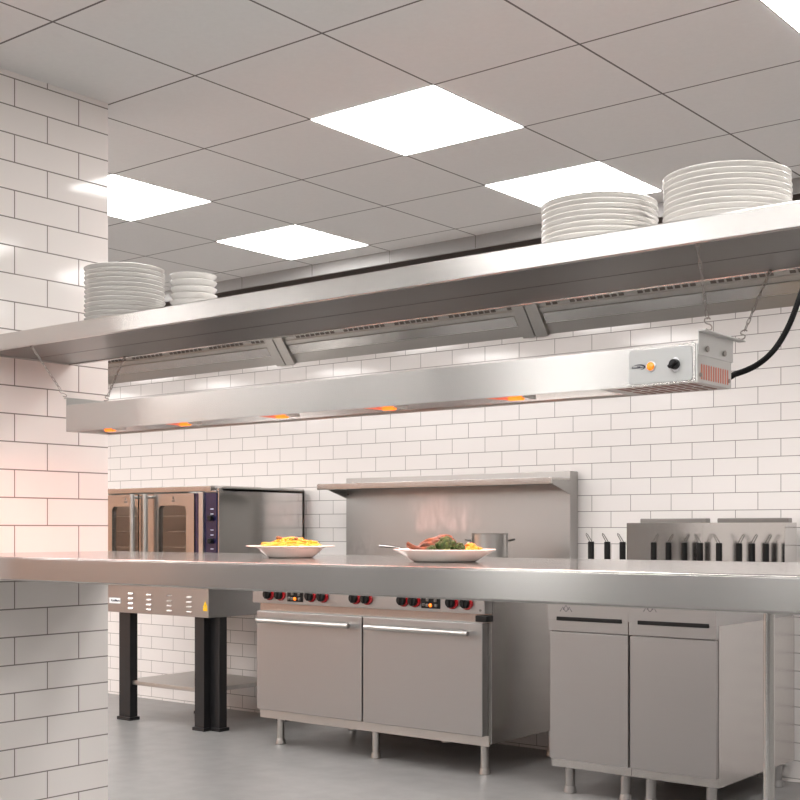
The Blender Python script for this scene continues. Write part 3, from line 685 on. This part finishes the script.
# ------------------------------------------------------------------ range
RY = 4.822; BY = 5.60; rx0 = -4.877; rx1 = -3.337
rg = thing('cooking_range', 'wide steel cooking range with black and red knobs and high backguard shelf', 'range', ((rx0+rx1)/2, 5.2, 0))
RT = .90; kz0 = CZ-.0828*RY; kz1 = CZ-.057*RY
bm = bm_new(); box(bm, rx0, rx1, RY+.06, 5.66, .16, RT-.03, .003); obj('body', bm, M_POL, rg)
bm = bm_new(); box(bm, rx0, rx1, RY+.03, 5.60, RT-.03, RT, .004); obj('cooktop', bm, M_DSTEEL, rg)
bm = bm_new(); box(bm, rx0, rx1, RY, RY+.075, kz0, kz1+.02, .004); kp = obj('knob_panel', bm, M_STEEL3, rg)
for k in range(5):
    xg = rx0+.16+k*.305
    for y in (5.03, 5.35):
        bm = bm_new()
        for q in range(5): box(bm, xg-.13+q*.06, xg-.118+q*.06, y-.13, y+.13, RT, RT+.018)
        box(bm, xg-.13, xg+.122, y-.13, y-.118, RT, RT+.02); box(bm, xg-.13, xg+.122, y+.118, y+.13, RT, RT+.02)
        obj('burner_grate', bm, M_BLKM, rg, 0)
ku = (267.3, 278.5, 309, 321, 353.5, 365, 401.5, 413, 450.5, 465)
for i, u in enumerate(ku):
    x = xY(u, RY-.02); z = CZ-(0.0725)*RY
    bm = bm_new(); cyl(bm, (x, RY, z), (x, RY-.012, z), .034, .032, n=32, bev=.003)
    kb = obj('knob', bm, M_RED, kp); kb['label'] = 'black knob in a glossy red ring'
    bm = bm_new(); cyl(bm, (x-.004, RY-.011, z), (x-.004, RY-.03, z), .0265, .024, n=28, bev=.003); box(bm, x-.009, x+.001, RY-.036, RY-.028, z-.024, z+.024, .002); obj('knob_grip', bm, M_BLACK, kb)
for u in (295.5, 431):
    x = xY(u, RY); z = CZ-.0752*RY
    bm = bm_new(); box(bm, x-.058, x+.056, RY-.005, RY+.002, z-.022, z+.045, .003); cb_ = obj('control_block', bm, M_BLACK, kp)
    for (dx, dz) in ((-.040, -.004), (-.016, .020), (-.018, -.006), (.032, .018), (.036, -.006)):
        bm = bm_new(); box(bm, x+dx-.008, x+dx+.008, RY-.012, RY-.005, z+dz-.007, z+dz+.007, .002); obj('button', bm, M_DSTEEL, cb_)
    bm = bm_new(); blob(bm, (x+.001, RY-.007, z-.006), (.0095, .006, .0095), 0, 1, 3); w_ = obj('indicator_lamp', bm, M_LAMP2, cb_); w_['label'] = 'lit orange indicator lamp'
bm = bm_new(); x = xY(480.5, RY); z = atY(480.5, 610.5, RY).z; cyl(bm, (x, RY, z), (x, RY-.004, z), .006, n=14); obj('screw', bm, M_DSTEEL, kp)
# oven doors
dd = (xY(257, RY+.02), xY(363.2, RY+.02), xY(484, RY+.02))
for k in range(2):
    x0, x1 = dd[k]+.004, dd[k+1]-.004
    bm = bm_new(); box(bm, x0, x1, RY+.012, RY+.059, .20, kz0-.045, .005, 3); d_ = obj('oven_door', bm, M_STEEL3, rg)
    bm = bm_new(); hz = kz0-.092
    cyl(bm, (x0+.05, RY-.035, hz), (x1-.05, RY-.035, hz), .013, n=20, bev=.003)
    for xx in (x0+.09, x1-.09): cyl(bm, (xx, RY-.035, hz), (xx, RY+.013, hz), .009, n=14)
    obj('handle', bm, M_STEELV, d_)
bm = bm_new(); box(bm, rx1-.055, rx1+.012, RY+.0, RY+.058, kz0-.038, kz0-.008, .004); obj('corner_block', bm, M_BLACK, rg)
bm = bm_new(); box(bm, rx0+.01, rx1-.01, RY+.05, RY+.058, .15, .20); obj('kick_plate', bm, M_SHEET, rg, 0)
for x in (rx0+.09, rx1-.09, (rx0+rx1)/2):
    for y in (RY+.13, 5.56):
        bm = bm_new(); cyl(bm, (x, y, 0), (x, y, .03), .028, .024, n=20, bev=.003); cyl(bm, (x, y, .03), (x, y, .162), .02, n=20); obj('leg', bm, M_STEELV, rg)
# backguard and its shelf
bgz = CZ+.3035
bm = bm_new(); box(bm, rx0, rx1+.0, BY, YW-.02, RT-.03, bgz, .004); obj('backguard', bm, M_GUARD, rg)
SY = 5.42; sz1 = CZ+.0491*SY; sz0 = CZ+.0427*SY
bm = bm_new(); box(bm, rx0-.07+.07*0-.0, rx1+.0, SY, SY+.012, sz0, sz1, .002); box(bm, rx0, rx1, SY+.01, BY+.002, sz1-.014, sz1-.001, .002)
hs = obj('high_shelf', bm, M_STEEL2, rg)
for x in (rx0+.001, rx1-.005):
    bm = bm_new(); prism(bm, [(SY+.004, sz0+.002), (BY+.002, CZ+.0325*BY), (BY+.002, sz1-.004), (SY+.004, sz1-.004)], 'x', x, x+.004); obj('shelf_bracket', bm, M_GUARD, hs, 0)
bm = bm_new()
for u in (344.7, 348.2): p = atY(u, 494.5, BY-.001); cyl(bm, (p.x, BY+.001, p.z), (p.x, BY-.004, p.z), .006, n=12)
obj('backguard_screws', bm, M_DSTEEL, rg)

# pot and pan on the range
pY = 5.20; px_ = xY(490, pY); pr_ = 36/F*dep(px_, pY)/2
pot = thing('stock_pot', 'steel stock pot with side handles on the range, behind the meal plate', 'pot', (px_, pY, RT+.02))
ptop = atY(490, 533.5, pY).z
bm = bm_new(); lathe(bm, [(0, RT+.0205), (pr_*.97, RT+.0205), (pr_, RT+.026), (pr_, ptop-.003), (pr_*1.03, ptop-.001), (pr_*1.03, ptop+.001), (pr_*.96, ptop), (pr_*.96, RT+.03), (0, RT+.03)], (px_, pY, 0), 40); obj('pot_body', bm, M_STEELV, pot)
for s in (-1, 1):
    bm = bm_new(); c = Vector((px_, pY, ptop-.036))+rt*(s*pr_)
    pts = [c+rt*(s*(.004+.028*math.sin(t)))+fd*(.030*math.cos(t))+Vector((0, 0, .006*math.sin(t))) for t in [PI*i/10 for i in range(11)]]
    tube(bm, pts, .005, 8); obj('pot_handle', bm, M_DSTEEL, pot)
qY = 5.12; qx = xY(432, qY); pan = thing('frying_pan', 'frying pan on the range with a steel handle sticking out left behind the meal plate', 'pan', (qx, qY, RT+.02))
bm = bm_new(); lathe(bm, [(0, RT+.0205), (.10, RT+.0205), (.108, RT+.026), (.128, RT+.075), (.131, RT+.0755), (.125, RT+.073), (.103, RT+.028), (0, RT+.025)], (qx, qY, 0), 40); obj('pan_body', bm, M_DSTEEL, pan)
bm = bm_new(); p0 = Vector((qx, qY, RT+.075))-rt*.127; p1 = atY(379.5, 545.8, 5.06)
tube(bm, [p0, atY(404, 549.5, 5.07), atY(397, 547.4, 5.06), atY(388, 546.5, 5.06), p1], [.006, .006, .0065, .0075, .007], 10); obj('pan_handle', bm, M_STEEL2, pan)
steam(Vector((xY(362, 5.15), 5.15, atY(362, 556, 5.15).z)), .10, .17, 4, 5.5, 'faint steam at the left end of the range in front of the backguard')

# ------------------------------------------------------------------ fryers
FY = 4.76; FB = 5.49; fx0, fx1 = -2.951, -2.153; fxm = (fx0+fx1)/2
ftz = .885
def fryer(x0, x1, lab, ucap, ubadge):
    t = thing('deep_fryer', lab, 'fryer', ((x0+x1)/2, 5.15, 0), 'pair of deep fryers')
    bm = bm_new(); box(bm, x0, x1, FY+.03, FB+.12, .12, ftz-.10, .003); obj('cabinet', bm, M_POL, t)
    bm = bm_new(); frame_prism(bm, [(x0, FY), (x1, FY), (x1, FB+.1), (x0, FB+.1)], [(x0+.010, FY+.10), (x1-.010, FY+.10), (x1-.010, FB-.03), (x0+.010, FB-.03)], 'z', ftz-.10, ftz); obj('fry_tank', bm, M_STEEL3, t, 20)
    bm = bm_new(); box(bm, x0+.010, x1-.010, FY+.10, FB-.03, ftz-.099, ftz-.05); obj('frying_oil', bm, mat('golden_oil', (.25, .13, .02), .08), t, 0)
    bm = bm_new(); box(bm, x0, x1, FB, FB+.145, ftz, CZ+.031); obj('flue_panel', bm, M_FLUE, t, 0)
    c0, c1 = xY(ucap[0], FB+.10), xY(ucap[1], FB+.10)
    bm = bm_new(); box(bm, c0, c1, FB+.09, FB+.14, CZ+.030, CZ+.0095*(FB+.09), .004); obj('flue_cap', bm, M_UNDER, t)
    bm = bm_new(); box(bm, x0+.004, x1-.004, FY+.008, FY+.03, .16, ftz-.16, .004); d_ = obj('door', bm, M_STEEL3, t)
    hz = atY(600, 620.5, FY).z
    bm = bm_new(); box(bm, x0+.045, x1-.03, FY-.004, FY+.01, hz-.009, hz+.009, .003); obj('handle', bm, M_BLACK, d_)
    bm = bm_new(); z = ftz-.16+.035
    box(bm, x0+.001, x1-.001, FY+.002, FY+.03, ftz-.155, ftz-.10, .003); hb = obj('header_strip', bm, M_STEEL3, t)
    bm = bm_new(); p = atY(ubadge, 608, FY)
    for q, (dx, dz) in enumerate(((-.016, -.004), (0, .004), (.016, -.004))):
        tube(bm, [(p.x+dx-.014, FY+.0012, p.z+dz-.012), (p.x+dx, FY+.0012, p.z+dz+.008), (p.x+dx+.014, FY+.0012, p.z+dz-.012)], .0022, 6)
    box(bm, p.x-.004, p.x+.004, FY+.0005, FY+.002, p.z-.014, p.z-.007)
    obj('badge', bm, M_INK, hb, 0)
    for x in (x0+.06, x1-.06):
        for y in (FY+.09, FB+.06):
            bm = bm_new(); cyl(bm, (x, y, 0), (x, y, .122), .022, n=20); cyl(bm, (x, y, 0), (x, y, .03), .03, .025, n=20, bev=.003); obj('leg', bm, M_STEEL3, t)
    return t
fryer(fx0, fxm-.0002, 'left steel deep fryer, next to the bare tiles beside the range', (641, 707), 566)
fryer(fxm+.0002, fx1, 'right steel deep fryer at the picture edge', (718, 789), 650)

# fryer baskets hanging along the tanks: black sleeve and wire loop show above the counter
HY = 5.20
hl = [(591, -1), (607.3, -1), (622.6, -1), (653.7, 1), (668.5, 1), (684.3, 1), (700, -1), (719, -1), (739, 1), (752, 1), (766, 1)]
labs = ['leftmost black basket handle, in front of bare white tiles', 'second black basket handle from the left, in front of bare tiles', 'black basket handle just left of the grey flue panel', 'black basket handle furthest left in front of the left flue panel', 'black basket handle second from the left on the left flue panel', 'black basket handle third along the left flue panel', 'black basket handle under the right end of the left flue cap', 'black basket handle below the gap between the flue caps', 'black basket handle third from the right', 'black basket handle second from the right', 'rightmost black basket handle, at the right fryer']
for (u, lean), lab in zip(hl, labs):
    HY = 5.14+(u-591)/175*.24-(.07 if 600 < u < 612 else .03 if 612 < u < 630 else -.10 if 650 < u < 675 else 0); 
    for q in range(60):
        x = xY(u, HY)
        if x < fx0+.036: HY -= .006
        elif x > fx1-.036: HY += .006
        elif u < 690 and x > fxm-.031: HY += .006
        elif u > 690 and x < fxm+.045: HY -= .006
        else: break
    ht = atY(u, 541.5+(u-591)/175*2, HY).z; lt = atY(u, 533.8+(u-591)/175*1.3, HY).z
    t = thing('fryer_basket', 'fryer basket with '+lab, 'fryer basket', (x, HY, ftz), 'fryer baskets')
    bm = bm_new(); cyl(bm, (x, HY, ht-.10), (x, HY, ht), .0145, n=20, bev=.002); obj('grip', bm, M_BLACK, t)
    bm = bm_new(); tube(bm, [(x-.006, HY, ht-.002), (x-.006+lean*.020, HY, lt-.004), (x-.002+lean*.024, HY, lt+.003), (x+.004+lean*.022, HY, lt-.002), (x+.006, HY, ht-.002)], .0022, 8)
    obj('wire_loop', bm, M_DSTEEL, t); bm = bm_new()
    tube(bm, [(x, HY, ht-.10), (x, HY, ftz+.02), (x, HY-.01, ftz-.03)], .004, 8); obj('handle_wire', bm, M_DSTEEL, t)
    bm = bm_new(); w = .017; y0, y1, z0, z1 = HY-.21, HY-.01, ftz-.045, ftz+.012
    for z in (z0, (z0+z1)/2, z1): tube(bm, [(x-w, y0, z), (x+w, y0, z), (x+w, y1, z), (x-w, y1, z)], .0016, 6, True)
    for q in range(6):
        yy = y0+(y1-y0)*q/5; tube(bm, [(x-w, yy, z1), (x-w, yy, z0), (x+w, yy, z0), (x+w, yy, z1)], .0012, 6)
    obj('wire_basket', bm, M_WIRE, t)

# ------------------------------------------------------------------ lights
for i, x in enumerate(ex):                            # the strip's own infra-red lamps, shining down
    ld = bpy.data.lights.new('warmer_glow', 'AREA'); ld.shape = 'RECTANGLE'; ld.size = .32; ld.size_y = .08; ld.color = (1, .36, .25); ld.energy = 1.8
    lo = bpy.data.objects.new('warmer_glow', ld); C.objects.link(lo); lo.location = (x, (WY0+WY1)/2, WZ0-.004)
w = bpy.data.worlds.new('world'); SC.world = w; w.use_nodes = True
bg = w.node_tree.nodes['Background']; bg.inputs[0].default_value = (1, .965, .925, 1); bg.inputs[1].default_value = 1.5
SC.view_settings.view_transform = 'Standard'; SC.view_settings.look = 'None'; SC.view_settings.gamma = 1; SC.view_settings.use_curve_mapping = False
SC.view_settings.exposure = 0.34
SC.cycles.use_denoising = True
SC.cycles.max_bounces = 8; SC.cycles.sample_clamp_indirect = 6
SC.cycles.volume_step_rate = 1
